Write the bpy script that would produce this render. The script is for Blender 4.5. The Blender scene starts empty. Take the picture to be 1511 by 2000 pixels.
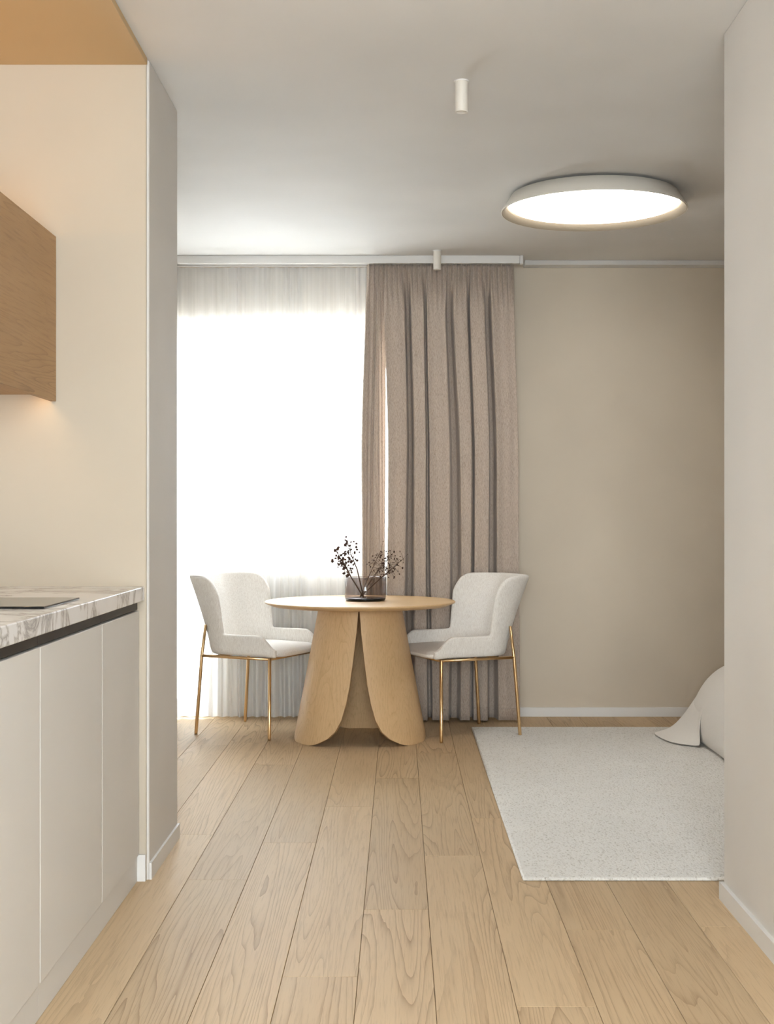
import bpy, bmesh, math, random
from mathutils import Vector, Matrix
random.seed(7)
PI = math.pi
sc = bpy.context.scene
COL = sc.collection

# ------------------------------------------------------------------ camera
F = 2600.0                       # focal length in pixels of the 1511 x 2000 frame
VX, VY = 779.0, 1006.0           # vanishing point of the depth lines
EYE = 1.2
cam_d = bpy.data.cameras.new('camera')
cam_d.sensor_fit = 'VERTICAL'
cam_d.sensor_height = 36.0
cam_d.lens = 36.0 * F / 2000.0
cam_d.shift_x = -(VX - 755.5) / 2000.0
cam_d.shift_y = (VY - 1000.0) / 2000.0
cam_d.clip_start = 0.05
cam = bpy.data.objects.new('camera', cam_d)
cam.location = (0, 0, EYE)
cam.rotation_euler = (PI / 2, 0, 0)
COL.objects.link(cam)
sc.camera = cam

# ------------------------------------------------------------------ world (bright overcast sky)
world = bpy.data.worlds.new('overcast_sky')
sc.world = world
world.use_nodes = True
bg = world.node_tree.nodes['Background']
bg.inputs[0].default_value = (0.88, 0.94, 1.0, 1)
bg.inputs[1].default_value = 17.5

sc.view_settings.view_transform = 'Standard'
sc.view_settings.look = 'None'
sc.view_settings.exposure = 0.84
sc.view_settings.gamma = 1.0
sc.view_settings.use_curve_mapping = False
cy = sc.cycles
cy.use_denoising = True
cy.use_adaptive_sampling = True
cy.adaptive_threshold = 0.08
cy.adaptive_min_samples = 16
cy.use_light_tree = False
cy.max_bounces = 10
cy.diffuse_bounces = 4
cy.glossy_bounces = 3
cy.transmission_bounces = 8
cy.transparent_max_bounces = 16
cy.sample_clamp_indirect = 8.0
cy.caustics_reflective = False
cy.caustics_refractive = False

# ------------------------------------------------------------------ room dimensions (metres, y = depth from camera)
H = 2.70
XL, XR = -1.62, 3.25             # living area side walls
YB = 7.93                        # window wall
YR = -1.6                        # wall behind the camera
KX = -1.46                       # kitchen back wall
KY = 4.37                        # end wall of the kitchen niche
PX = -0.826                      # pillar side face
PY2 = 4.94                       # far end of the pillar
WX, WY = 1.013, 4.15             # right partition wall: face and end
WIN = (-1.13, 0.10, 0.97, 2.30)
DOOR = (-1.52, -1.13, 0.03, 2.30)

# sky portals in the window, the door and the added rear opening (guide the sampling of the sky only)
def portal(x0, x1, z0, z1, y, flip=False):
    l = bpy.data.lights.new('daylight_opening', 'AREA')
    l.shape = 'RECTANGLE'; l.size = x1 - x0; l.size_y = z1 - z0
    l.cycles.is_portal = True
    o = bpy.data.objects.new('daylight_opening', l)
    o.location = ((x0 + x1) / 2, y, (z0 + z1) / 2)
    o.rotation_euler = (-PI / 2 if not flip else PI / 2, 0, 0)
    COL.objects.link(o)
portal(*WIN, YB + 0.27)
portal(*DOOR, YB + 0.27)
FILL_WIN = (-0.85, 0.88, 0.45, 2.4)  # added opening behind the camera, lets in fill daylight for the front
portal(*FILL_WIN, YR - 0.22, True)

# ------------------------------------------------------------------ materials
def lin(c):
    c = c / 255.0
    return c / 12.92 if c <= 0.04045 else ((c + 0.055) / 1.055) ** 2.4
def rgb(r, g, b):
    return (lin(r), lin(g), lin(b), 1.0)
MATS = {}
class NT:
    def __init__(s, name):
        s.m = bpy.data.materials.new(name); s.m.use_nodes = True
        s.t = s.m.node_tree; s.b = s.t.nodes['Principled BSDF']; s.out = s.t.nodes['Material Output']
    def n(s, typ, **kw):
        nd = s.t.nodes.new(typ)
        for k, v in kw.items():
            if k.startswith('i_'):
                nd.inputs[k[2:].replace('_', ' ')].default_value = v
            else:
                setattr(nd, k, v)
        return nd
    def l(s, a, b):
        s.t.links.new(a, b)
    def math(s, op, a, b=None, c=None):
        nd = s.n('ShaderNodeMath', operation=op)
        for i, v in enumerate((a, b, c)):
            if v is None: continue
            if isinstance(v, (int, float)): nd.inputs[i].default_value = v
            else: s.l(v, nd.inputs[i])
        return nd.outputs[0]
    def mix(s, fac, a, b, blend='MIX'):
        nd = s.n('ShaderNodeMix', data_type='RGBA', blend_type=blend)
        for i, v in ((0, fac), (6, a), (7, b)):
            if isinstance(v, (int, float, tuple)): nd.inputs[i].default_value = v
            else: s.l(v, nd.inputs[i])
        return nd.outputs[2]
    def bump(s, h, strength=0.3, dist=0.002):
        nd = s.n('ShaderNodeBump')
        nd.inputs['Strength'].default_value = strength; nd.inputs['Distance'].default_value = dist
        s.l(h, nd.inputs['Height']); s.l(nd.outputs[0], s.b.inputs['Normal'])
    def ramp(s, fac, stops):
        nd = s.n('ShaderNodeValToRGB')
        e = nd.color_ramp.elements
        while len(e) < len(stops): e.new(0.5)
        for k, (p, c) in enumerate(stops):
            e[k].position = p; e[k].color = c
        s.l(fac, nd.inputs[0])
        return nd.outputs[0]

def plain(name, col, rough=0.6, metal=0.0, spec=0.5, emit=None, estr=0.0):
    t = NT(name)
    t.b.inputs['Base Color'].default_value = col
    t.b.inputs['Roughness'].default_value = rough
    t.b.inputs['Metallic'].default_value = metal
    t.b.inputs['Specular IOR Level'].default_value = spec
    if emit:
        t.b.inputs['Emission Color'].default_value = emit
        t.b.inputs['Emission Strength'].default_value = estr
    return t.m

def paint(name, col, rough=0.75, amt=0.035):
    t = NT(name)
    tc = t.n('ShaderNodeTexCoord')
    n1 = t.n('ShaderNodeTexNoise', i_Scale=1.3, i_Detail=2.0); t.l(tc.outputs['Object'], n1.inputs['Vector'])
    dark = tuple(c * (1 - amt * 2) for c in col[:3]) + (1,)
    lite = tuple(min(1, c * (1 + amt)) for c in col[:3]) + (1,)
    t.l(t.ramp(n1.outputs['Fac'], [(0.3, dark), (0.7, lite)]), t.b.inputs['Base Color'])
    t.b.inputs['Roughness'].default_value = rough
    t.b.inputs['Specular IOR Level'].default_value = 0.3
    return t.m

def wood(name, light, mid, dark, axis=1, rough=0.45, vary=0.0, freq=1.0, lines=0.5, spec=0.5):
    """oak: elongated contour rings plus fine pores; grain runs along AXIS in object space"""
    t = NT(name)
    tc = t.n('ShaderNodeTexCoord')
    oi = t.n('ShaderNodeObjectInfo')
    off = t.n('ShaderNodeVectorMath', operation='SCALE'); off.inputs[0].default_value = (31.7, 57.3, 19.1)
    t.l(oi.outputs['Random'], off.inputs['Scale'])
    ad = t.n('ShaderNodeVectorMath', operation='ADD')
    t.l(tc.outputs['Object'], ad.inputs[0]); t.l(off.outputs[0], ad.inputs[1])
    def stretched(cross, along, **kw):
        mp = t.n('ShaderNodeMapping')
        s = [cross * freq] * 3; s[axis] = along * freq
        mp.inputs['Scale'].default_value = s
        t.l(ad.outputs[0], mp.inputs['Vector'])
        nz = t.n('ShaderNodeTexNoise', **kw); nz.inputs['Scale'].default_value = 1.0
        t.l(mp.outputs[0], nz.inputs['Vector'])
        return nz.outputs['Fac']
    field = stretched(8.0, 0.36, i_Detail=1.0, i_Roughness=0.4)
    wob = stretched(40.0, 5.0, i_Detail=2.0)
    f2 = t.math('MULTIPLY_ADD', wob, 0.018, field)
    rings = t.math('FRACT', t.math('MULTIPLY', f2, 24.0))
    ring = t.math('POWER', rings, 5.0)                       # sharp late-wood line
    amt = stretched(3.0, 0.5, i_Detail=1.0)
    amt = t.math('MULTIPLY', t.math('SMOOTH_MIN', t.math('MAXIMUM', t.math('MULTIPLY_ADD', amt, 3.0, -0.95), 0.12), 1.0, 0.2), lines)
    pores = stretched(170.0, 6.0, i_Detail=3.0, i_Roughness=0.6)
    broad = stretched(9.0, 0.8, i_Detail=4.0)
    c = t.mix(broad, mid, light)
    c = t.mix(t.math('MULTIPLY', ring, amt), c, dark)
    pf = t.math('MULTIPLY', t.math('MAXIMUM', t.math('MULTIPLY_ADD', pores, -4.0, 2.0), 0.0), 0.35)
    c = t.mix(pf, c, dark)
    if vary:
        hs = t.n('ShaderNodeHueSaturation')
        t.l(t.math('MULTIPLY_ADD', oi.outputs['Random'], vary, 1.0 - vary / 2), hs.inputs['Value'])
        t.l(c, hs.inputs['Color']); c = hs.outputs[0]
    t.l(c, t.b.inputs['Base Color'])
    t.b.inputs['Roughness'].default_value = rough
    t.b.inputs['Specular IOR Level'].default_value = spec
    hgt = t.math('SUBTRACT', t.math('MULTIPLY', ring, -0.6), pf)
    t.bump(hgt, 0.35, 0.0008)
    return t.m

def fabric(name, col, dark, scale=420.0, rough=0.95, speck=0.5, bump=0.4, sheen=0.2, trans=0.0):
    t = NT(name)
    tc = t.n('ShaderNodeTexCoord')
    n1 = t.n('ShaderNodeTexNoise', i_Scale=scale, i_Detail=3.0, i_Roughness=0.7); t.l(tc.outputs['Object'], n1.inputs['Vector'])
    mp = t.n('ShaderNodeMapping'); mp.inputs['Scale'].default_value = (scale, scale, scale * 0.12); t.l(tc.outputs['Object'], mp.inputs['Vector'])
    n2 = t.n('ShaderNodeTexNoise', i_Scale=1.0, i_Detail=2.0); t.l(mp.outputs[0], n2.inputs['Vector'])
    f = t.math('MULTIPLY_ADD', n2.outputs['Fac'], 0.5, t.math('MULTIPLY', n1.outputs['Fac'], 0.5))
    c = t.ramp(f, [(0.5 - 0.22 / max(speck, 0.05) * 0.5, dark), (0.56, col)])
    t.l(c, t.b.inputs['Base Color'])
    t.b.inputs['Roughness'].default_value = rough
    t.b.inputs['Specular IOR Level'].default_value = 0.15
    t.b.inputs['Sheen Weight'].default_value = sheen
    t.bump(f, bump, 0.0012)
    if trans:
        tr = t.n('ShaderNodeBsdfTranslucent'); t.l(c, tr.inputs['Color'])
        mx = t.n('ShaderNodeMixShader'); mx.inputs[0].default_value = trans
        t.l(t.b.outputs[0], mx.inputs[1]); t.l(tr.outputs[0], mx.inputs[2]); t.l(mx.outputs[0], t.out.inputs['Surface'])
    return t.m

def sheer_mat():
    t = NT('sheer_voile')
    tc = t.n('ShaderNodeTexCoord')
    mp = t.n('ShaderNodeMapping'); mp.inputs['Scale'].default_value = (55, 55, 0.6); t.l(tc.outputs['Object'], mp.inputs['Vector'])
    nz = t.n('ShaderNodeTexNoise', i_Scale=1.0, i_Detail=3.0); t.l(mp.outputs[0], nz.inputs['Vector'])
    dif = t.n('ShaderNodeBsdfDiffuse'); dif.inputs['Color'].default_value = (0.95, 0.95, 0.955, 1)
    trl = t.n('ShaderNodeBsdfTranslucent'); trl.inputs['Color'].default_value = (0.95, 0.95, 0.955, 1)
    tra = t.n('ShaderNodeBsdfTransparent')
    m1 = t.n('ShaderNodeMixShader'); m1.inputs[0].default_value = 0.45
    t.l(dif.outputs[0], m1.inputs[1]); t.l(trl.outputs[0], m1.inputs[2])
    m2 = t.n('ShaderNodeMixShader')
    t.l(t.math('MULTIPLY_ADD', nz.outputs['Fac'], 0.25, 0.08), m2.inputs[0])
    t.l(m1.outputs[0], m2.inputs[1]); t.l(tra.outputs[0], m2.inputs[2])
    t.l(m2.outputs[0], t.out.inputs['Surface'])
    return t.m

def pane_mat():
    t = NT('window_glass')
    tra = t.n('ShaderNodeBsdfTransparent'); tra.inputs['Color'].default_value = (0.96, 0.98, 0.98, 1)
    gl = t.n('ShaderNodeBsdfGlossy'); gl.inputs['Roughness'].default_value = 0.02
    lw = t.n('ShaderNodeLayerWeight'); lw.inputs['Blend'].default_value = 0.5
    mx = t.n('ShaderNodeMixShader'); t.l(t.math('MULTIPLY_ADD', t.math('POWER', lw.outputs['Facing'], 5.0), 0.9, 0.04), mx.inputs[0])
    t.l(tra.outputs[0], mx.inputs[1]); t.l(gl.outputs[0], mx.inputs[2]); t.l(mx.outputs[0], t.out.inputs['Surface'])
    return t.m

def marble_mat():
    t = NT('veined_marble')
    tc = t.n('ShaderNodeTexCoord')
    mp = t.n('ShaderNodeMapping'); mp.inputs['Rotation'].default_value = (0.5, 0.3, 0.6); mp.inputs['Scale'].default_value = (1.6, 2.6, 1.6)
    t.l(tc.outputs['Object'], mp.inputs['Vector'])
    nz = t.n('ShaderNodeTexNoise', i_Scale=1.6, i_Detail=9.0, i_Roughness=0.62, i_Distortion=0.6); t.l(mp.outputs[0], nz.inputs['Vector'])
    v = t.math('ABSOLUTE', t.math('SUBTRACT', nz.outputs['Fac'], 0.5))
    c = t.ramp(v, [(0.0, rgb(172, 168, 168)), (0.010, rgb(208, 205, 203)), (0.035, rgb(238, 238, 239)), (0.3, rgb(246, 246, 247))])
    t.l(c, t.b.inputs['Base Color']); t.b.inputs['Roughness'].default_value = 0.22
    return t.m

def rug_mat():
    t = NT('cream_pile')
    tc = t.n('ShaderNodeTexCoord')
    mp = t.n('ShaderNodeMapping'); mp.inputs['Scale'].default_value = (125, 60, 60); t.l(tc.outputs['Object'], mp.inputs['Vector'])
    n1 = t.n('ShaderNodeTexNoise', i_Scale=1.0, i_Detail=3.0, i_Roughness=0.65); t.l(mp.outputs[0], n1.inputs['Vector'])
    n2 = t.n('ShaderNodeTexNoise', i_Scale=4.0, i_Detail=4.0); t.l(tc.outputs['Object'], n2.inputs['Vector'])
    c = t.ramp(n1.outputs['Fac'], [(0.30, rgb(206, 199, 187)), (0.46, rgb(246, 242, 235)), (0.7, rgb(250, 247, 241))])
    c = t.mix(0.12, c, n2.outputs['Fac'], 'MULTIPLY')
    t.l(c, t.b.inputs['Base Color']); t.b.inputs['Roughness'].default_value = 1.0
    t.b.inputs['Specular IOR Level'].default_value = 0.1; t.b.inputs['Sheen Weight'].default_value = 0.25
    t.bump(n1.outputs['Fac'], 0.8, 0.008)
    return t.m

WALLC = rgb(221, 216, 210)
BACKC = rgb(214, 201, 182)
M = {
    'wall': paint('greige_wall_paint', WALLC),
    'wall_beige': paint('beige_wall_paint', BACKC),
    'ceiling': paint('ceiling_paint', rgb(219, 216, 212)),
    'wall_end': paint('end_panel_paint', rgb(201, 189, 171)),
    'white': plain('white_lacquer', rgb(226, 223, 219), 0.45),
    'cab': paint('matt_cashmere_lacquer', rgb(226, 223, 219), 0.5, 0.01),
    'oak_floor': wood('oak_floor', rgb(210, 185, 150), rgb(198, 169, 132), rgb(138, 108, 78), 1, 0.52, 0.14, 1.0, 0.65, 0.2),
    'oak_table': wood('oak_table', rgb(222, 188, 143), rgb(210, 174, 127), rgb(170, 128, 84), 2, 0.5, 0.0, 1.0, 0.3),
    'oak_top': wood('oak_table_top', rgb(222, 188, 143), rgb(210, 174, 127), rgb(170, 128, 84), 0, 0.42, 0.0, 1.0, 0.35),
    'oak_cab': wood('oak_upper_cabinet', rgb(190, 153, 110), rgb(175, 138, 96), rgb(122, 90, 58), 1, 0.55, 0.0, 1.2, 0.55),
    'marble': marble_mat(),
    'black': plain('black_anodised_channel', rgb(38, 34, 32), 0.45),
    'hob': plain('black_ceramic_glass', rgb(14, 14, 15), 0.06),
    'brass': plain('brushed_brass', rgb(226, 192, 144), 0.3, 1.0),
    'chair': fabric('cream_boucle', rgb(240, 235, 228), rgb(220, 212, 203), 330.0, speck=0.9, bump=0.45),
    'drape': fabric('taupe_linen', rgb(202, 187, 173), rgb(166, 148, 133), 520.0, speck=1.0, bump=0.35, trans=0.08),
    'sheer': sheer_mat(),
    'pane': pane_mat(),
    'rug': rug_mat(),
    'bedding': fabric('white_cotton', rgb(238, 232, 224), rgb(226, 218, 209), 700.0, speck=0.4, bump=0.15),
    'lampwhite': plain('lamp_shell', rgb(226, 219, 208), 0.5),
    'diffuser': plain('lit_diffuser', (1, 1, 1, 1), 0.5, emit=(1.0, 0.965, 0.91, 1), estr=5.0),
    'led': plain('led_tape', (1, 1, 1, 1), 0.5, emit=(1.0, 0.66, 0.32, 1), estr=6.0),
    'ledtop': plain('led_tape_top', (1, 1, 1, 1), 0.5, emit=(1.0, 0.58, 0.20, 1), estr=9.0),
    'twig': plain('dried_twig', rgb(84, 62, 48), 0.8),
    'seed': plain('dried_seed_head', rgb(70, 48, 38), 0.85),
    'lampring': plain('lamp_inner_ring', rgb(150, 138, 120), 0.7),
    'soffit': paint('soffit_glow_tint', rgb(206, 178, 138)),  # warm glow of the light tape put into the soffit colour
    'subfloor': plain('dark_subfloor', rgb(92, 66, 44), 0.9),
    'bedbase': plain('bed_base_cloth', rgb(190, 178, 164), 0.9),
}
g = NT('smoked_glass')
_tr = g.n('ShaderNodeBsdfTransparent')
_lw = g.n('ShaderNodeLayerWeight'); _lw.inputs['Blend'].default_value = 0.35
g.l(g.ramp(_lw.outputs['Facing'], [(0.0, (0.84, 0.82, 0.82, 1)), (0.6, (0.74, 0.71, 0.71, 1)), (1.0, (0.22, 0.20, 0.21, 1))]), _tr.inputs['Color'])
_gl = g.n('ShaderNodeBsdfGlossy'); _gl.inputs['Roughness'].default_value = 0.03
_fr = g.n('ShaderNodeLayerWeight'); _fr.inputs['Blend'].default_value = 0.5
_mx = g.n('ShaderNodeMixShader')
g.l(g.math('MULTIPLY_ADD', g.math('POWER', _fr.outputs['Facing'], 5.0), 0.85, 0.04), _mx.inputs[0]); g.l(_tr.outputs[0], _mx.inputs[1]); g.l(_gl.outputs[0], _mx.inputs[2]); g.l(_mx.outputs[0], g.out.inputs['Surface'])
M['glass'] = g.m

# ------------------------------------------------------------------ mesh helpers
def link(name, me, mat, parent=None, smooth=False):
    o = bpy.data.objects.new(name, me)
    COL.objects.link(o)
    if mat is not None and not me.materials: me.materials.append(mat)
    if smooth:
        for p in me.polygons: p.use_smooth = True
    if parent is not None: o.parent = parent
    return o
def from_bm(name, bm, mat, parent=None, smooth=False):
    bmesh.ops.recalc_face_normals(bm, faces=bm.faces)
    me = bpy.data.meshes.new(name); bm.to_mesh(me); bm.free()
    return link(name, me, mat, parent, smooth)
def add_box(bm, x0, x1, y0, y1, z0, z1):
    v = [bm.verts.new(p) for p in ((x0,y0,z0),(x1,y0,z0),(x1,y1,z0),(x0,y1,z0),(x0,y0,z1),(x1,y0,z1),(x1,y1,z1),(x0,y1,z1))]
    for f in ((3,2,1,0),(4,5,6,7),(0,1,5,4),(1,2,6,5),(2,3,7,6),(3,0,4,7)):
        bm.faces.new([v[i] for i in f])
def box(name, x0, x1, y0, y1, z0, z1, mat, parent=None, bevel=0.0, origin=None, seg=2):
    """a box whose own origin sits at ORIGIN (its base centre unless given)"""
    if origin is None and parent is None: origin = ((x0+x1)/2, (y0+y1)/2, z0)
    if origin is None: origin = (0, 0, 0)
    ox, oy, oz = origin
    bm = bmesh.new(); add_box(bm, x0-ox, x1-ox, y0-oy, y1-oy, z0-oz, z1-oz)
    if bevel: bmesh.ops.bevel(bm, geom=bm.edges[:], offset=bevel, segments=seg, affect='EDGES', profile=0.5)
    o = from_bm(name, bm, mat, parent)
    o.location = origin
    return o
def boxes(name, lst, mat, parent=None):
    bm = bmesh.new()
    for b in lst: add_box(bm, *b)
    return from_bm(name, bm, mat, parent)
def frame_of(d):
    d = d.normalized(); a = Vector((0,0,1)) if abs(d.z) < 0.9 else Vector((1,0,0))
    u = d.cross(a).normalized(); return u, d.cross(u).normalized()
def add_tube(bm, pts, rads, n=10, caps=True):
    pts = [Vector(p) for p in pts]
    if isinstance(rads, (int, float)): rads = [rads] * len(pts)
    rings = []
    u = None
    for i, p in enumerate(pts):
        d = (pts[min(i+1, len(pts)-1)] - pts[max(i-1, 0)])
        if u is None: u, w = frame_of(d)
        else:
            dn = d.normalized(); u = (u - dn * u.dot(dn)).normalized(); w = dn.cross(u).normalized()
        rings.append([bm.verts.new(p + (u * math.cos(2*PI*k/n) + w * math.sin(2*PI*k/n)) * rads[i]) for k in range(n)])
    for a, b in zip(rings, rings[1:]):
        for k in range(n): bm.faces.new((a[k], a[(k+1) % n], b[(k+1) % n], b[k]))
    if caps:
        bm.faces.new(rings[0][::-1]); bm.faces.new(rings[-1])
def tube(name, pts, rads, mat, parent=None, n=12):
    bm = bmesh.new(); add_tube(bm, pts, rads, n); return from_bm(name, bm, mat, parent, True)
def lathe(name, prof, mat, parent=None, n=64, smooth=True, close=False):
    """prof: list of (r, z); r = 0 closes to a pole"""
    bm = bmesh.new(); rings = []
    for r, z in prof:
        if r < 1e-6: rings.append([bm.verts.new((0, 0, z))])
        else: rings.append([bm.verts.new((r*math.cos(2*PI*k/n), r*math.sin(2*PI*k/n), z)) for k in range(n)])
    pairs = list(zip(rings, rings[1:]))
    if close: pairs.append((rings[-1], rings[0]))
    for a, b in pairs:
        for k in range(n):
            if len(a) == 1 and len(b) == 1: continue
            if len(a) == 1: bm.faces.new((a[0], b[k], b[(k+1) % n]))
            elif len(b) == 1: bm.faces.new((a[k], a[(k+1) % n], b[0]))
            else: bm.faces.new((a[k], a[(k+1) % n], b[(k+1) % n], b[k]))
    return from_bm(name, bm, mat, parent, smooth)
def grid(name, rows, mat, parent=None, smooth=True, thick=0.0, sub=0):
    nv, nu = len(rows), len(rows[0])
    vs = [p for r in rows for p in r]
    fs = [(j*nu+i, j*nu+i+1, (j+1)*nu+i+1, (j+1)*nu+i) for j in range(nv-1) for i in range(nu-1)]
    me = bpy.data.meshes.new(name); me.from_pydata(vs, [], fs); me.update()
    o = link(name, me, mat, parent, smooth)
    if thick:
        md = o.modifiers.new('thickness', 'SOLIDIFY'); md.thickness = thick; md.offset = 0
    if sub:
        md = o.modifiers.new('smooth', 'SUBSURF'); md.levels = sub; md.render_levels = sub
    return o
def thing(name, label, cat, loc=(0,0,0), rz=0.0, group=None):
    o = bpy.data.objects.new(name, None); COL.objects.link(o)
    o.empty_display_size = 0.1
    o.location = loc; o.rotation_euler = (0, 0, rz)
    return tag(o, label, cat, group)
def tag(o, label, cat, group=None):
    o['label'] = label; o['category'] = cat
    if group: o['group'] = group
    return o
def struct(o, label=None):
    o['kind'] = 'structure'
    if label: o['label'] = label
    return o
def sm(a, b, x):
    t = max(0.0, min(1.0, (x - a) / (b - a))); return t * t * (3 - 2 * t)
def interp(tab, x):
    if x <= tab[0][0]: return tab[0][1]
    for (a, fa), (b, fb) in zip(tab, tab[1:]):
        if x <= b: return fa + (fb - fa) * (x - a) / (b - a)
    return tab[-1][1]

# ================================================================== SETTING
# ---- floor: dark sub floor, one object per plank
floor = struct(box('floor', XL - 0.1, XR + 0.1, YR - 0.1, YB + 0.3, -0.10, -0.012, M['subfloor']), 'oak plank floor running towards the window')
PW, PL, GAP = 0.1965, 2.02, 0.0012
col0 = -0.107                                    # a joint line
joints = {0: 6.07, -1: 5.48, -2: 4.875, -3: 6.4, -4: 5.0, 1: 4.69, 2: 5.27, 3: 3.85, 4: 4.5, 5: 5.9}
def plank_mesh(w, ln):
    bm = bmesh.new(); add_box(bm, -w/2, w/2, -ln/2, ln/2, -0.012, 0.0)
    top = [e for e in bm.edges if all(v.co.z > -0.001 for v in e.verts)]
    bmesh.ops.bevel(bm, geom=top, offset=0.0009, segments=1, affect='EDGES')
    bmesh.ops.recalc_face_normals(bm, faces=bm.faces)
    me = bpy.data.meshes.new('plank'); bm.to_mesh(me); bm.free(); me.materials.append(M['oak_floor'])
    return me
full = plank_mesh(PW - GAP, PL - GAP)
prng = random.Random(11)
for c in range(-8, 18):
    xc = col0 + (c + 0.5) * PW
    j = joints.get(c, 4.0 + prng.random() * 2.0)
    while j > 0.4: j -= PL
    y = j
    while y < YB:
        y1 = min(y + PL, YB)
        if not (xc < PX - 0.05 and y1 < PY2 - 1.0 and xc < KX):
            me = full if abs(y1 - y - PL) < 1e-6 else plank_mesh(PW - GAP, y1 - y - GAP)
            p = bpy.data.objects.new('plank', me); COL.objects.link(p)
            p.parent = floor
            p.location = Vector((xc, (y + y1) / 2, 0.0)) - floor.location
        y = y1

ceiling = struct(box('ceiling', XL - 0.1, XR + 0.1, YR - 0.1, YB + 0.3, H, H + 0.12, M['ceiling']), 'smooth off-white ceiling')
# ---- window wall with openings
x0, x1, z0, z1 = WIN; d0, d1, e0, e1 = DOOR
struct(boxes('wall_back', [
    (XL - 0.1, d0, YB, YB + 0.25, -0.05, H), (x1, XR + 0.1, YB, YB + 0.25, -0.05, H),
    (d0, d1, YB, YB + 0.25, e1, H), (d0, d1, YB, YB + 0.25, -0.05, e0),
    (x0, x1, YB, YB + 0.25, z1, H), (x0, x1, YB, YB + 0.25, -0.05, z0)], M['wall_beige']), 'beige wall with the curtained window')
def glazed(name, x0, x1, z0, z1, label, mull=(), y=YB + 0.10):
    fr = struct(boxes(name, [(x0, x0+0.06, y, y+0.07, z0, z1), (x1-0.06, x1, y, y+0.07, z0, z1), (x0, x1, y, y+0.07, z0, z0+0.06), (x0, x1, y, y+0.07, z1-0.06, z1)]
        + [(m-0.035, m+0.035, y, y+0.07, z0, z1) for m in mull], M['white']), label)
    xs = [x0+0.06] + [q for m in mull for q in (m-0.035, m+0.035)] + [x1-0.06]
    for a, b in zip(xs[::2], xs[1::2]):
        boxes('pane', [(a, b, y+0.03, y+0.036, z0+0.06, z1-0.06)], M['pane'], fr)
    return fr
glazed('window_1', x0, x1, z0, z1, 'wide white framed window behind the sheer curtain', ((x0+x1)/2,))
glazed('door_1', d0, d1, e0, e1, 'narrow glazed balcony door behind the sheer curtain')
struct(box('trim_1', d0, x1, YB - 0.01, YB + 0.10, 0.012, 0.03, M['white'], bevel=0.004), 'white threshold below the glazing')
struct(box('wall_balcony', -4.0, 3.0, YB + 1.35, YB + 1.47, -0.1, 0.93, M['white']), 'pale balcony parapet outside the window')
struct(box('floor_balcony', -4.0, 3.0, YB + 0.25, YB + 1.47, -0.2, -0.02, M['white']), 'pale balcony floor outside the window')

struct(box('wall_left', XL - 0.1, XL, PY2, YB, -0.05, H, M['wall']), 'beige side wall beyond the pillar')
# pillar closing the kitchen niche
struct(box('wall_pillar', XL - 0.1, PX + 0.004, KY + 0.012, PY2, -0.05, H, M['wall'], bevel=0.006), 'deep beige pillar at the end of the kitchen')
struct(box('wall_kitchen_end', KX - 0.16, PX - 0.004, KY, KY + 0.0118, -0.05, H - 0.02, M['wall_end'], bevel=0.002), 'beige end panel of the kitchen niche')
struct(box('wall_kitchen', KX - 0.16, KX, YR, KY, -0.05, H, M['wall']), 'beige splashback wall behind the worktop')
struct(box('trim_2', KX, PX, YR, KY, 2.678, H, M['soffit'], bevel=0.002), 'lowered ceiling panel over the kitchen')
struct(box('wall_right', WX + 0.16, XR + 0.1, WY - 0.16, WY, -0.05, H, M['wall'], bevel=0.003), 'greige partition wall end')
struct(box('wall_partition', WX, WX + 0.16, YR, WY, -0.05, H, M['wall'], bevel=0.003), 'greige partition wall at the right')
struct(box('wall_bedroom', XR, XR + 0.1, WY, YB, -0.05, H, M['wall_beige']), 'beige far side wall of the sleeping corner')
rx0, rx1, rz0, rz1 = FILL_WIN
struct(boxes('wall_rear', [(XL - 0.1, rx0, YR - 0.2, YR, -0.05, H), (rx1, WX + 0.2, YR - 0.2, YR, -0.05, H),
    (rx0, rx1, YR - 0.2, YR, rz1, H), (rx0, rx1, YR - 0.2, YR, -0.05, rz0)], M['wall']), 'wall behind the viewer with an added fill light opening')
glazed('added_fill_window', rx0, rx1, rz0, rz1, 'added white framed opening behind the viewer for fill daylight', (), YR - 0.12)  # frame and glass for the added fill opening, out of view
# baseboards and cornice
BH, BT = 0.055, 0.013
struct(box('baseboard_back', 0.50, XR, YB - BT, YB, 0, BH, M['white'], bevel=0.002), 'white baseboard below the bare beige wall')
struct(boxes('baseboard_right', [(WX - BT, WX, YR, WY + BT, 0, BH), (WX, XR, WY, WY + BT, 0, BH)], M['white']), 'white baseboard along the partition wall')
struct(boxes('baseboard_left', [(PX + 0.004, PX + 0.004 + 0.008, KY + 0.012, PY2 + 0.008, 0, BH)], M['white']), 'low baseboard along the pillar')
struct(box('trim_3', -0.858, PX - 0.004, KY - 0.012, KY, 0, 0.087, M['white'], bevel=0.0015), 'short baseboard end beside the kitchen plinth')
struct(box('trim_4', 0.74, XR, YB - 0.10, YB, 2.672, H, M['ceiling'], bevel=0.004), 'slim white cornice above the bare beige wall')

# ================================================================== CURTAINS
def px2x(px, y): return (px - VX) * y / F
rail = thing('curtain_rail', 'white ceiling curtain track above the window', 'curtain rail', (-0.43, 7.76, H))
box('track', -1.60+0.43, 0.697+0.43, -0.075, -0.035, -0.046, 0, M['white'], rail, 0.003)
box('track', -1.60+0.43, 0.60+0.43, 0.055, 0.09, -0.04, 0, M['white'], rail, 0.003)
box('end_cap', 0.697+0.43, 0.717+0.43, -0.078, -0.032, -0.05, 0, M['white'], rail, 0.004)

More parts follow.
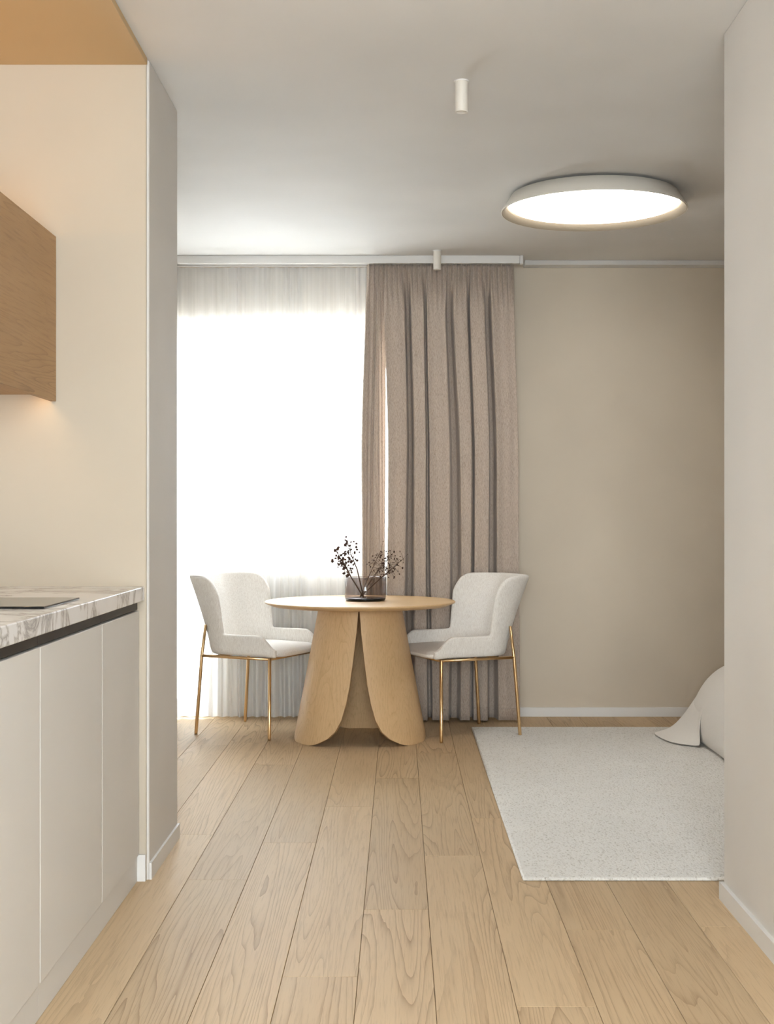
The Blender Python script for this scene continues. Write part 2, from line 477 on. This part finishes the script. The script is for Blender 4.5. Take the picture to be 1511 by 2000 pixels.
def drape_panel(name, top, bot, valleys, yfront, depth, parent, zt, zb, seed, nx=150, nz=48, npl=10, hem=True):
    """top / bot: (x0, x1) at the head and the hem; valleys: (position 0..1, half width in m)"""
    r = random.Random(seed)
    ph = [r.uniform(0, 6.28) for _ in range(4)]
    rows = []
    for j in range(nz + 1):
        t = j / nz
        t = t ** 1.25 if t < 0.5 else t ** 1.25
        z = zt + (zb - zt) * t
        a = top[0] + (bot[0] - top[0]) * sm(0.03, 0.45, t); b = top[1] + (bot[1] - top[1]) * sm(0.03, 0.45, t)
        head = 1 - sm(0.015, 0.11, t)
        row = []
        for i in range(nx + 1):
            s = i / nx
            x = a + (b - a) * s
            v = 0.0
            for p, w in valleys:
                pp = p + 0.006 * math.sin(ph[0] + t * 3.1 + p * 17)
                ww = w * (0.8 + 0.5 * t)
                v = max(v, math.exp(-(((s - pp) * (b - a)) / ww) ** 6))
            soft = 0.009 * math.sin(s * 23 + ph[1] + 0.8 * t) + 0.0035 * math.sin(s * 61 + ph[2] - 1.1 * t)
            y = yfront + (depth * v + soft) * (1 - head)
            pl = 2 * PI * npl * s
            y += head * (0.016 + 0.013 * math.cos(pl))
            x += head * 0.004 * math.sin(pl)
            x += (1 - head) * 0.005 * math.sin(t * 5 + s * 9 + ph[3])
            row.append((x, y, z))
        rows.append(row)
    return rows
ZT, ZB = H - 0.047, 0.012
def build_panel(parent, loc, hem_z=0.11, **kw):
    rows = drape_panel('p', parent=None, **kw)
    lx, ly, lz = loc
    rows = [[(x - lx, y - ly, z - lz) for x, y, z in r] for r in rows]
    pn = grid('fabric_panel', rows, M['drape'], parent, True, 0.003)
    # stitched hem: a thin ridge following the folds
    j = min(range(len(rows)), key=lambda k: abs(rows[k][0][2] + lz - hem_z))
    bm = bmesh.new()
    add_tube(bm, [(p[0], p[1] - 0.003, p[2]) for p in rows[j]], 0.0016, 5)
    from_bm('hem_seam', bm, M['drape'], pn, True)
    return pn
YD = 7.70
loc = (0.24, YD, 0)
dr = thing('curtain', 'long taupe linen curtain in deep folds right of the sheer', 'curtain', loc)
P = lambda px: px2x(px, YD)
build_panel(dr, loc, top=(P(716), P(751)), bot=(P(706), P(751)), valleys=[(0.94, 0.02)], yfront=YD, depth=0.05, zt=ZT, zb=ZB+0.012, seed=3, nx=44, npl=4)
T0, T1 = 749.0, 1003.0
vs = [((px - T0 - 3) / (T1 - T0), w) for px, w in ((796, 0.020), (833, 0.010), (881, 0.024), (917, 0.008), (955, 0.020))]
build_panel(dr, loc, top=(P(749), P(1003)), bot=(P(756), P(1014)), valleys=vs, yfront=YD, depth=0.125, zt=ZT, zb=ZB, seed=5, nx=260, npl=26)
loc = (-1.44, YD, 0)
dl = thing('curtain', 'narrow strip of taupe curtain beside the pillar, left of the sheer', 'curtain', loc)
build_panel(dl, loc, top=(-1.58, P(341)), bot=(-1.58, P(345)), valleys=[(0.35, 0.012), (0.7, 0.012)], yfront=YD+0.01, depth=0.06, zt=ZT, zb=ZB, seed=8, nx=90, npl=9)

def sheer():
    r = random.Random(21); YS = 7.845
    xa, xb, n = -1.56, 0.02, 560
    # irregular fold spacing
    cuts = [xa]
    while cuts[-1] < xb: cuts.append(cuts[-1] + r.uniform(0.035, 0.085))
    amp = [r.uniform(0.012, 0.026) for _ in cuts]
    rows = []
    for j in range(31):
        t = j / 30
        z = (H - 0.042) + (0.012 - (H - 0.042)) * t
        row = []
        k = 0
        for i in range(n + 1):
            x = xa + (xb - xa) * i / n
            while k + 1 < len(cuts) - 1 and x > cuts[k + 1]: k += 1
            s = (x - cuts[k]) / (cuts[k + 1] - cuts[k])
            am = amp[k] * (0.35 + 0.65 * sm(0, 0.3, t))
            y = YS + am * math.cos(2 * PI * s) + 0.004 * math.sin(x * 40 + t * 2)
            row.append((x + 0.006 * math.sin(t * 3 + k), y, z))
        rows.append(row)
    rows = [[(x + 0.6, y - YS, z) for x, y, z in r_] for r_ in rows]
    o = grid('sheer_curtain', rows, M['sheer'])
    o.location = (-0.6, YS, 0)
    tag(o, 'white translucent sheer curtain over the bright window', 'curtain')
sheer()

# ================================================================== CEILING LIGHTS
lamp = thing('ceiling_lamp', 'large round white flush ceiling lamp with glowing diffuser', 'lamp', (0.906, 6.2, H))
lathe('lamp_shade', [(0.0, -0.012), (0.37, -0.012), (0.385, -0.014), (0.410, -0.055), (0.430, -0.084), (0.431, -0.087), (0.429, -0.0885), (0.4265, -0.0878), (0.4085, -0.058), (0.4005, -0.044), (0.0, -0.043)], M['lampwhite'], lamp, 96)
lathe('inner_ring', [(0.4258, -0.0880), (0.4070, -0.0595), (0.3935, -0.0475), (0.3925, -0.0485), (0.4040, -0.0600), (0.4240, -0.0882)], M['lampring'], lamp, 96, close=True)
lathe('ceiling_mount', [(0.0, 0.0), (0.30, 0.0), (0.30, -0.02), (0.0, -0.02)], M['lampwhite'], lamp, 64, False)
lathe('diffuser', [(0.0, -0.066), (0.30, -0.065), (0.388, -0.060), (0.3915, -0.054), (0.0, -0.048)], M['diffuser'], lamp, 96)
def spot(y, label, ln):
    s = thing('ceiling_spotlight', label, 'spotlight', (0.216, y, H), 0, 'white cylinder ceiling spotlights')
    lathe('housing', [(0.0, 0.0), (0.0215, 0.0), (0.022, -0.002), (0.022, -ln + 0.002), (0.021, -ln), (0.018, -ln), (0.0175, -ln + 0.012), (0.0, -ln + 0.012)], M['lampwhite'], s, 32)
    lathe('lens', [(0.0, -ln + 0.008), (0.0172, -ln + 0.008), (0.0172, -ln + 0.0115), (0.0, -ln + 0.0115)], M['lampwhite'], s, 24, False)
    lathe('mounting_plate', [(0.0, 0.0), (0.026, 0.0), (0.026, -0.004), (0.0, -0.004)], M['white'], s, 32, False)
spot(4.60, 'white cylinder spotlight on the open ceiling, nearest the viewer', 0.108)
spot(7.55, 'small white cylinder spotlight just in front of the curtain track', 0.108)

# ================================================================== KITCHEN
CF = -0.852                                       # cabinet front plane
seams = [4.368, 3.823, 3.162, 2.50]
cab_labels = ['matt cashmere base cabinet at the end wall, beside the pillar', 'matt cashmere base cabinet under the cooktop, second from the end wall',
              'matt cashmere base cabinet nearest the viewer, third from the end wall']
for k, (a, b) in enumerate(zip(seams, seams[1:])):
    cx, cyy = (KX + CF) / 2, (a + b) / 2
    c = thing('base_cabinet', cab_labels[k], 'cabinet', (cx, cyy, 0), 0, 'kitchen base cabinets')
    hw = (a - b) / 2
    box('body', KX + 0.002 - cx, CF - 0.022 - cx, -hw + 0.0005, hw - 0.0005, 0.085, 0.918, M['cab'], c)
    box('door', CF - 0.0215 - cx, CF - cx, -hw + 0.0022, hw - 0.0022, 0.086, 0.886, M['cab'], c, 0.0018)
    box('grip_channel', CF - 0.022 - cx, CF - 0.006 - cx, -hw + 0.0005, hw - 0.0005, 0.890, 0.9185, M['black'], c)
    box('plinth', KX + 0.01 - cx, CF - 0.005 - cx, -hw + 0.0005, hw - 0.0005, 0.001, 0.083, M['cab'], c)
wt = box('worktop', KX + 0.001, -0.835, 2.50, KY - 0.001, 0.9195, 0.966, M['marble'], None, 0.003)
tag(wt, 'white worktop with grey marble veins along the kitchen', 'worktop')
hob = thing('cooktop', 'flush black glass cooktop set in the marble worktop', 'cooktop', (-1.14, 3.50, 0.966))
box('glass_plate', -0.255, 0.255, -0.18, 0.19, 0.0002, 0.006, M['hob'], hob, 0.0015)
for yy in (-0.09, 0.09):
    o = lathe('cooking_zone', [(0.075, 0.0061), (0.077, 0.0064), (0.079, 0.0061)], M['lampwhite'], hob, 48); o.location = (-0.02, yy, 0)
# upper cabinets with warm light tape above and below
UX, UZ0, UZ1 = -1.124, 1.573, 2.113
for k, (a, b) in enumerate(((4.366, 3.40),)):
    c = thing('wall_cabinet', 'oak wall cabinet hanging above the worktop against the end panel', 'cabinet', ((KX + UX) / 2, (a + b) / 2, UZ0))
    cx, hw = (KX + UX) / 2, (a - b) / 2
    box('body', KX + 0.001 - cx, UX - 0.02 - cx, -hw + 0.0005, hw - 0.0005, 0.022, UZ1 - UZ0 - 0.01, M['oak_cab'], c)
    box('door', UX - 0.0195 - cx, UX - cx, -hw + 0.001, hw - 0.001, 0.0, UZ1 - UZ0, M['oak_cab'], c, 0.0012)
    box('light_strip', 0.128, 0.143, -hw + 0.02, hw - 0.02, 0.016, 0.0218, M['led'], c)
    box('light_strip', -0.02, -0.005, -hw + 0.02, hw - 0.02, UZ1 - UZ0 - 0.0098, UZ1 - UZ0 - 0.004, M['ledtop'], c)

# ================================================================== RUG
rug_x0, rug_x1, rug_y0, rug_y1 = 0.41, 2.95, 4.366, 7.47
rugo = thing('rug', 'large cream short-pile rug on the oak floor', 'rug', ((rug_x0+rug_x1)/2, (rug_y0+rug_y1)/2, 0))
hx, hy = (rug_x1-rug_x0)/2, (rug_y1-rug_y0)/2
box('pile', -hx, hx, -hy, hy, 0.0005, 0.012, M['rug'], rugo, 0.004)
bm = bmesh.new(); add_tube(bm, [(-hx, -hy, 0.006), (hx, -hy, 0.006)], 0.0055, 8); add_tube(bm, [(-hx, -hy, 0.006), (-hx, hy, 0.006)], 0.0055, 8)
add_tube(bm, [(hx, -hy, 0.006), (hx, hy, 0.006)], 0.0055, 8); add_tube(bm, [(-hx, hy, 0.006), (hx, hy, 0.006)], 0.0055, 8)
from_bm('binding', bm, M['rug'], rugo, True)

# ================================================================== TABLE
TX, TY, TH = -0.209, 7.17, 0.74
tbl = thing('dining_table', 'round oak dining table on three petal-shaped legs', 'table', (TX, TY, 0))
lathe('table_top', [(0.0, TH), (0.495, TH), (0.508, TH-0.001), (0.513, TH-0.005), (0.511, TH-0.010), (0.470, TH-0.026), (0.0, TH-0.027)], M['oak_top'], tbl, 128)
for p_ in tbl.children[0].data.polygons:
    p_.use_smooth = abs(p_.normal.z) < 0.98
slit = [(0.0, 0.262), (0.006, 0.238), (0.015, 0.215), (0.045, 0.16), (0.081, 0.122), (0.142, 0.088), (0.226, 0.064), (0.317, 0.046), (0.443, 0.029), (0.588, 0.012), (0.713, 0.002)]
RB, RT, TK = 0.357, 0.222, 0.030
def petal_mesh():
    hs = sorted(set([0.0, 0.003, 0.006, 0.010, 0.015, 0.022, 0.03, 0.045, 0.062, 0.081, 0.11, 0.142, 0.18, 0.226, 0.27, 0.317, 0.38, 0.443, 0.51, 0.588, 0.65, 0.713]))
    nu = 28
    bm = bmesh.new(); outer = []; inner = []
    for h in hs:
        R = RB + (RT - RB) * h / 0.713
        half = PI / 3 - math.asin(min(0.99, interp(slit, h) / R))
        ro, ri = [], []
        for i in range(nu + 1):
            q = (i / nu * 2 - 1)
            a = half * q
            ro.append(bm.verts.new((R * math.sin(a), -R * math.cos(a), h)))
            ri.append(bm.verts.new(((R - TK) * math.sin(a), -(R - TK) * math.cos(a), h)))
        outer.append(ro); inner.append(ri)
    n = len(hs)
    for j in range(n - 1):
        for i in range(nu):
            bm.faces.new((outer[j][i], outer[j][i+1], outer[j+1][i+1], outer[j+1][i]))
            bm.faces.new((inner[j][i+1], inner[j][i], inner[j+1][i], inner[j+1][i+1]))
        bm.faces.new((inner[j][0], outer[j][0], outer[j+1][0], inner[j+1][0]))
        bm.faces.new((outer[j][nu], inner[j][nu], inner[j+1][nu], outer[j+1][nu]))
    for i in range(nu):
        bm.faces.new((inner[0][i], inner[0][i+1], outer[0][i+1], outer[0][i]))
        bm.faces.new((outer[-1][i], outer[-1][i+1], inner[-1][i+1], inner[-1][i]))
    bmesh.ops.recalc_face_normals(bm, faces=bm.faces)
    sharp = [e for e in bm.edges if len(e.link_faces) == 2 and e.calc_face_angle(0) > 0.7]
    bmesh.ops.bevel(bm, geom=sharp, offset=0.0025, segments=2, affect='EDGES', profile=0.5, clamp_overlap=True)
    me = bpy.data.meshes.new('petal_leg'); bm.to_mesh(me); bm.free()
    for p_ in me.polygons: p_.use_smooth = True
    me.materials.append(M['oak_table'])
    return me
pm = petal_mesh()
for k in range(3):
    o = bpy.data.objects.new('petal_leg', pm); COL.objects.link(o); o.parent = tbl
    o.rotation_euler = (0, 0, PI / 3 + k * 2 * PI / 3)
    md = o.modifiers.new('normals', 'WEIGHTED_NORMAL'); md.keep_sharp = True

# ================================================================== CHAIRS
def chair_meshes():
    Z0, Z1, ZS = 0.445, 0.872, 0.556
    def plan(t, nside=16, narc=12, nback=8):
        a = 0.244 + 0.030 * t ** 1.2
        b = -0.205 - 0.150 * t ** 1.25
        yw = -0.045 - 0.055 * t
        r = yw - b
        rx = 0.155 + 0.02 * t
        pts = []
        for i in range(nside): pts.append((a, 0.265 + (yw - 0.265) * i / nside))
        for i in range(narc + 1):
            an = i / narc * PI / 2
            pts.append((a - rx + rx * math.cos(an), yw - r * math.sin(an)))
        for i in range(1, nback):
            s = i / nback
            pts.append(((a - rx) * (1 - 2 * s), b - 0.006 * math.sin(PI * s)))
        return pts, [(-x, y) for x, y in pts[:nside + narc + 1]][::-1]
    nside, narc = 16, 12
    def full(t):
        p, q = plan(t); return p + q
    ref = full(0.25); N = len(ref)
    iw = nside; jw = N - 1 - nside
    def low_h(i):
        y = ref[i][1]
        if iw <= i <= jw: return ZS
        return 0.480 + (ZS - 0.480) * (1 - sm(0.165, 0.258, y)) 
    tops = full(0.9)
    # distance along the top curve from the wing edge
    dist = [0.0] * N
    acc = 0.0
    for i in range(iw + 1, N // 2 + 1):
        acc += (Vector(tops[i]) - Vector(tops[i-1])).length; dist[i] = acc; dist[N-1-i] = acc
    def top_h(i):
        R = 0.105; d = dist[i]
        if d >= R: return Z1 - 0.004 * 0
        return Z1 - R + math.sqrt(max(0, R*R - (R - d) ** 2)) if d > 0 else Z1 - R
    verts, faces = [], []
    NL, NU = 6, 12
    idx = {}
    def vtx(i, z):
        t = (z - Z0) / (Z1 - Z0)
        x, y = full(max(0, t))[i]
        verts.append((x, y, z)); return len(verts) - 1
    cache = {}
    def P(i, z):
        t = max(0.0, (z - Z0) / (Z1 - Z0)); k = round(t, 6)
        if k not in cache: cache[k] = full(t)
        return cache[k][i]
    for i in range(N):
        for j in range(NL + 1):
            z = Z0 + (low_h(i) - Z0) * j / NL
            x, y = P(i, z)
            if j == 0: x *= 0.965; y = y + 0.008 if y < 0 else y
            verts.append((x, y, z)); idx[(i, j)] = len(verts) - 1
    for i in range(iw, jw + 1):
        for j in range(1, NU + 1):
            z = ZS + (top_h(i) - ZS) * j / NU
            x, y = P(i, z)
            verts.append((x, y, z)); idx[(i, NL + j)] = len(verts) - 1
    for i in range(N - 1):
        for j in range(NL): faces.append((idx[i, j], idx[i+1, j], idx[i+1, j+1], idx[i, j+1]))
        if iw <= i < jw:
            for j in range(NL, NL + NU): faces.append((idx[i, j], idx[i+1, j], idx[i+1, j+1], idx[i, j+1]))
    me = bpy.data.meshes.new('backrest_shell'); me.from_pydata(verts, [], faces); me.update()
    for p_ in me.polygons: p_.use_smooth = True
    me.materials.append(M['chair'])
    # seat pad: rounded slab with soft crown
    def outline(ins, n=10):
        xs, yb, yf, rf, rb = 0.243 - ins, -0.185 + ins, 0.292 - ins, 0.06, 0.13
        out = []
        for cx, cy_, r, a0 in ((xs - rf, yf - rf, rf, 0), (-xs + rf, yf - rf, rf, PI/2), (-xs + rb, yb + rb, rb, PI), (xs - rb, yb + rb, rb, 1.5*PI)):
            for k in range(n + 1):
                an = a0 + PI / 2 * k / n
                out.append((cx + r * math.cos(an), cy_ + r * math.sin(an)))
        return out
    rings = [(0.03, 0.440), (0.010, 0.4425), (0.002, 0.450), (0.0, 0.462), (0.004, 0.475), (0.014, 0.484), (0.035, 0.489), (0.09, 0.492)]
    bm = bmesh.new(); rv = []
    for ins, z in rings: rv.append([bm.verts.new((x, y, z - (0.012 * sm(0.1, 0.32, y) if z > 0.47 else 0.0))) for x, y in outline(ins)])
    for a, b in zip(rv, rv[1:]):
        n = len(a)
        for k in range(n): bm.faces.new((a[k], a[(k+1) % n], b[(k+1) % n], b[k]))
    bm.faces.new(rv[0][::-1]); bm.faces.new(rv[-1])
    bmesh.ops.recalc_face_normals(bm, faces=bm.faces)
    se = bpy.data.meshes.new('seat'); bm.to_mesh(se); bm.free()
    for p_ in se.polygons: p_.use_smooth = True
    se.materials.append(M['chair'])
    return me, se
SHELL, SEAT = chair_meshes()
def chair(label, x, y, ang):
    c = thing('dining_chair', label, 'chair', (x, y, 0), math.radians(ang) - PI / 2, 'cream upholstered dining chairs')
    o = bpy.data.objects.new('backrest', SHELL); COL.objects.link(o); o.parent = c
    md = o.modifiers.new('thickness', 'SOLIDIFY'); md.thickness = 0.028; md.offset = 0
    md = o.modifiers.new('smooth', 'SUBSURF'); md.levels = 2; md.render_levels = 2
    o = bpy.data.objects.new('seat', SEAT); COL.objects.link(o); o.parent = c
    fz = 0.431
    for s in (1, -1):
        tube('leg', [(s*0.246, 0.222, 0.0), (s*0.246, 0.222, 0.012), (s*0.240, 0.220, fz + 0.006)], [0.0075, 0.009, 0.009], M['brass'], c)
        tube('leg', [(s*0.248, -0.246, 0.0), (s*0.248, -0.245, 0.012), (s*0.238, -0.214, fz), (s*0.226, -0.196, 0.60)], [0.0075, 0.009, 0.009, 0.008], M['brass'], c)
    bm = bmesh.new()
    for s in (1, -1): add_tube(bm, [(s*0.238, -0.214, fz), (s*0.240, 0.220, fz)], 0.008, 10)
    add_tube(bm, [(-0.240, 0.220, fz), (0.240, 0.220, fz)], 0.008, 10)
    add_tube(bm, [(-0.235, -0.12, fz), (0.235, -0.12, fz)], 0.008, 10)
    from_bm('seat_frame', bm, M['brass'], c, True)
chair('cream upholstered chair with thin brass legs in front of the sheer curtain', -0.782, 7.405, -26.0)
chair('cream upholstered chair with thin brass legs in front of the taupe curtain', 0.331, 7.325, 203.0)

# ================================================================== VASE AND DRIED BRANCHES
VXp, VYp = -0.181, 7.16
vase = thing('vase', 'low cylindrical smoked glass vase on the round table', 'vase', (VXp, VYp, TH + 0.0006))
lathe('glass_body', [(0.1085, 0.012), (0.1112, 0.020), (0.1112, 0.124), (0.110, 0.1255), (0.1088, 0.124), (0.1085, 0.020), (0.1070, 0.0125)], M['glass'], vase, 72, close=True)
lathe('glass_base', [(0.0, 0.0), (0.099, 0.0), (0.1065, 0.004), (0.1098, 0.0125), (0.104, 0.0155), (0.0, 0.0145)], M['hob'], vase, 72)
def branch(name, label, base, tips, mat, seedmat, seed, nberry, spread, size=1.0):
    r = random.Random(seed)
    b = thing(name, label, 'dried branch', (VXp + base[0], VYp + base[1], TH + 0.018))
    bm = bmesh.new(); sb = bmesh.new()
    for tip in tips:
        tip = Vector(tip); mid = tip * 0.5 + Vector((r.uniform(-.01, .01), r.uniform(-.01, .01), 0.006))
        pts = [Vector((0, 0, 0)), mid * 0.55, mid, tip * 0.78 + Vector((0, 0, 0.004)), tip]
        add_tube(bm, pts, [0.0022 * size, 0.002 * size, 0.0018 * size, 0.0014 * size, 0.0009 * size], 6)
        for k in range(nberry):
            f = r.uniform(0.62, 1.02)
            st = pts[2].lerp(tip, max(0.0, (f - 0.5) * 2)) if f < 1 else tip
            dv = Vector((r.gauss(0, 1), r.gauss(0, 0.8), r.gauss(0.35, 0.8))).normalized() * r.uniform(0.3, 1.0) * spread
            en = st + dv
            add_tube(bm, [st, st + dv * 0.5 + Vector((0, 0, 0.004)), en], [0.0008 * size, 0.0006 * size, 0.0005 * size], 4)
            rad = r.uniform(0.0022, 0.0052) * size
            mt = Matrix.Translation(en) @ Matrix.Rotation(r.uniform(0, 3), 4, 'X') @ Matrix.Diagonal((1, r.uniform(0.5, 1.0), r.uniform(0.8, 1.5), 1))
            bmesh.ops.create_icosphere(sb, subdivisions=1, radius=rad, matrix=mt)
    from_bm('stem', bm, mat, b, True)
    o = from_bm('seed_heads', sb, seedmat, b, True); o['kind'] = 'stuff'
branch('dried_branch', 'sparse dark dried twig leaning left out of the glass vase', (-0.01, 0.0),
       [(-0.145, -0.02, 0.245), (-0.085, 0.03, 0.285), (-0.12, 0.05, 0.20)], M['twig'], M['seed'], 4, 30, 0.05, 1.8)
branch('dried_branch', 'bushy brown dried seed branch leaning right out of the glass vase', (-0.03, 0.01),
       [(0.175, -0.02, 0.235), (0.14, 0.03, 0.20), (0.235, 0.02, 0.205), (0.115, -0.03, 0.255), (0.20, 0.05, 0.17)], M['twig'], M['seed'], 9, 26, 0.055)

# ================================================================== BED AND BLANKET
bed = thing('bed', 'low bed with a rounded white duvet behind the partition wall', 'bed', (2.33, 6.1, 0.012))
def duvet():
    prof = [(1.60, 0.0), (1.572, 0.012), (1.556, 0.05), (1.552, 0.09), (1.558, 0.15), (1.575, 0.22), (1.60, 0.285), (1.64, 0.345), (1.70, 0.395), (1.79, 0.43), (1.95, 0.45), (2.2, 0.456), (2.6, 0.458), (2.95, 0.45), (3.05, 0.42), (3.10, 0.35), (3.12, 0.2), (3.12, 0.02)]
    ys = [4.98, 5.0, 5.06, 5.2] + [5.2 + 1.75 * k / 14 for k in range(1, 15)] + [7.05, 7.12, 7.18, 7.2]
    rr = random.Random(2)
    rows = []
    for y in ys:
        e = min(1.0, max(0.0, (y - 4.98) / 0.22)); e2 = min(1.0, max(0.0, (7.2 - y) / 0.22))
        rd = math.sqrt(max(0, 1 - (1 - min(e, e2)) ** 2))
        rows.append([(x + (2.33 - x) * 0.06 * (1 - rd) - 2.33 + 0.006 * math.sin(y * 5 + z * 9), y - 6.1, z * (0.35 + 0.65 * rd) if z > 0.1 else z * (0.6 + 0.4 * rd)) for x, z in prof])
    return rows
o = grid('duvet', duvet(), M['bedding'], bed, True, 0.02, 2)
box('bed_base', -0.66, 0.70, -1.0, 0.98, 0.0, 0.16, M['bedbase'], bed, 0.01)
box('mattress', -0.64, 0.68, -0.98, 0.96, 0.161, 0.33, M['bedding'], bed, 0.03)
K = [[(2.1, 7.12, .478), (1.86, 7.14, .452), (1.734, 7.15, .392), (1.63, 7.13, .29), (1.559, 7.11, .192), (1.50, 7.10, .115), (1.44, 7.12, .052), (1.367, 7.24, .022)],
     [(2.1, 7.05, .484), (1.86, 7.06, .458), (1.725, 7.05, .40), (1.62, 7.02, .285), (1.545, 7.0, .175), (1.49, 6.98, .095), (1.435, 7.0, .04), (1.375, 7.08, .020)],
     [(2.1, 6.99, .486), (1.86, 6.99, .460), (1.71, 6.98, .405), (1.605, 6.94, .285), (1.545, 6.90, .17), (1.505, 6.87, .085), (1.455, 6.88, .035), (1.405, 6.90, .020)],
     [(2.1, 6.94, .486), (1.86, 6.93, .460), (1.70, 6.92, .41), (1.588, 6.88, .285), (1.545, 6.84, .17), (1.528, 6.82, .08), (1.505, 6.82, .032), (1.478, 6.83, .020)],
     [(2.1, 6.90, .484), (1.86, 6.89, .460), (1.69, 6.88, .412), (1.583, 6.84, .285), (1.540, 6.81, .17), (1.532, 6.795, .09), (1.538, 6.79, .032), (1.532, 6.79, .020)]]
rows = [[(x - 1.7, y - 7.0, z) for x, y, z in r] for r in K]
bl = thing('blanket', 'thin white cover slipping off the bed onto the rug', 'blanket', (1.7, 7.0, 0))
grid('cloth', rows, M['bedding'], bl, True, 0.008, 3)
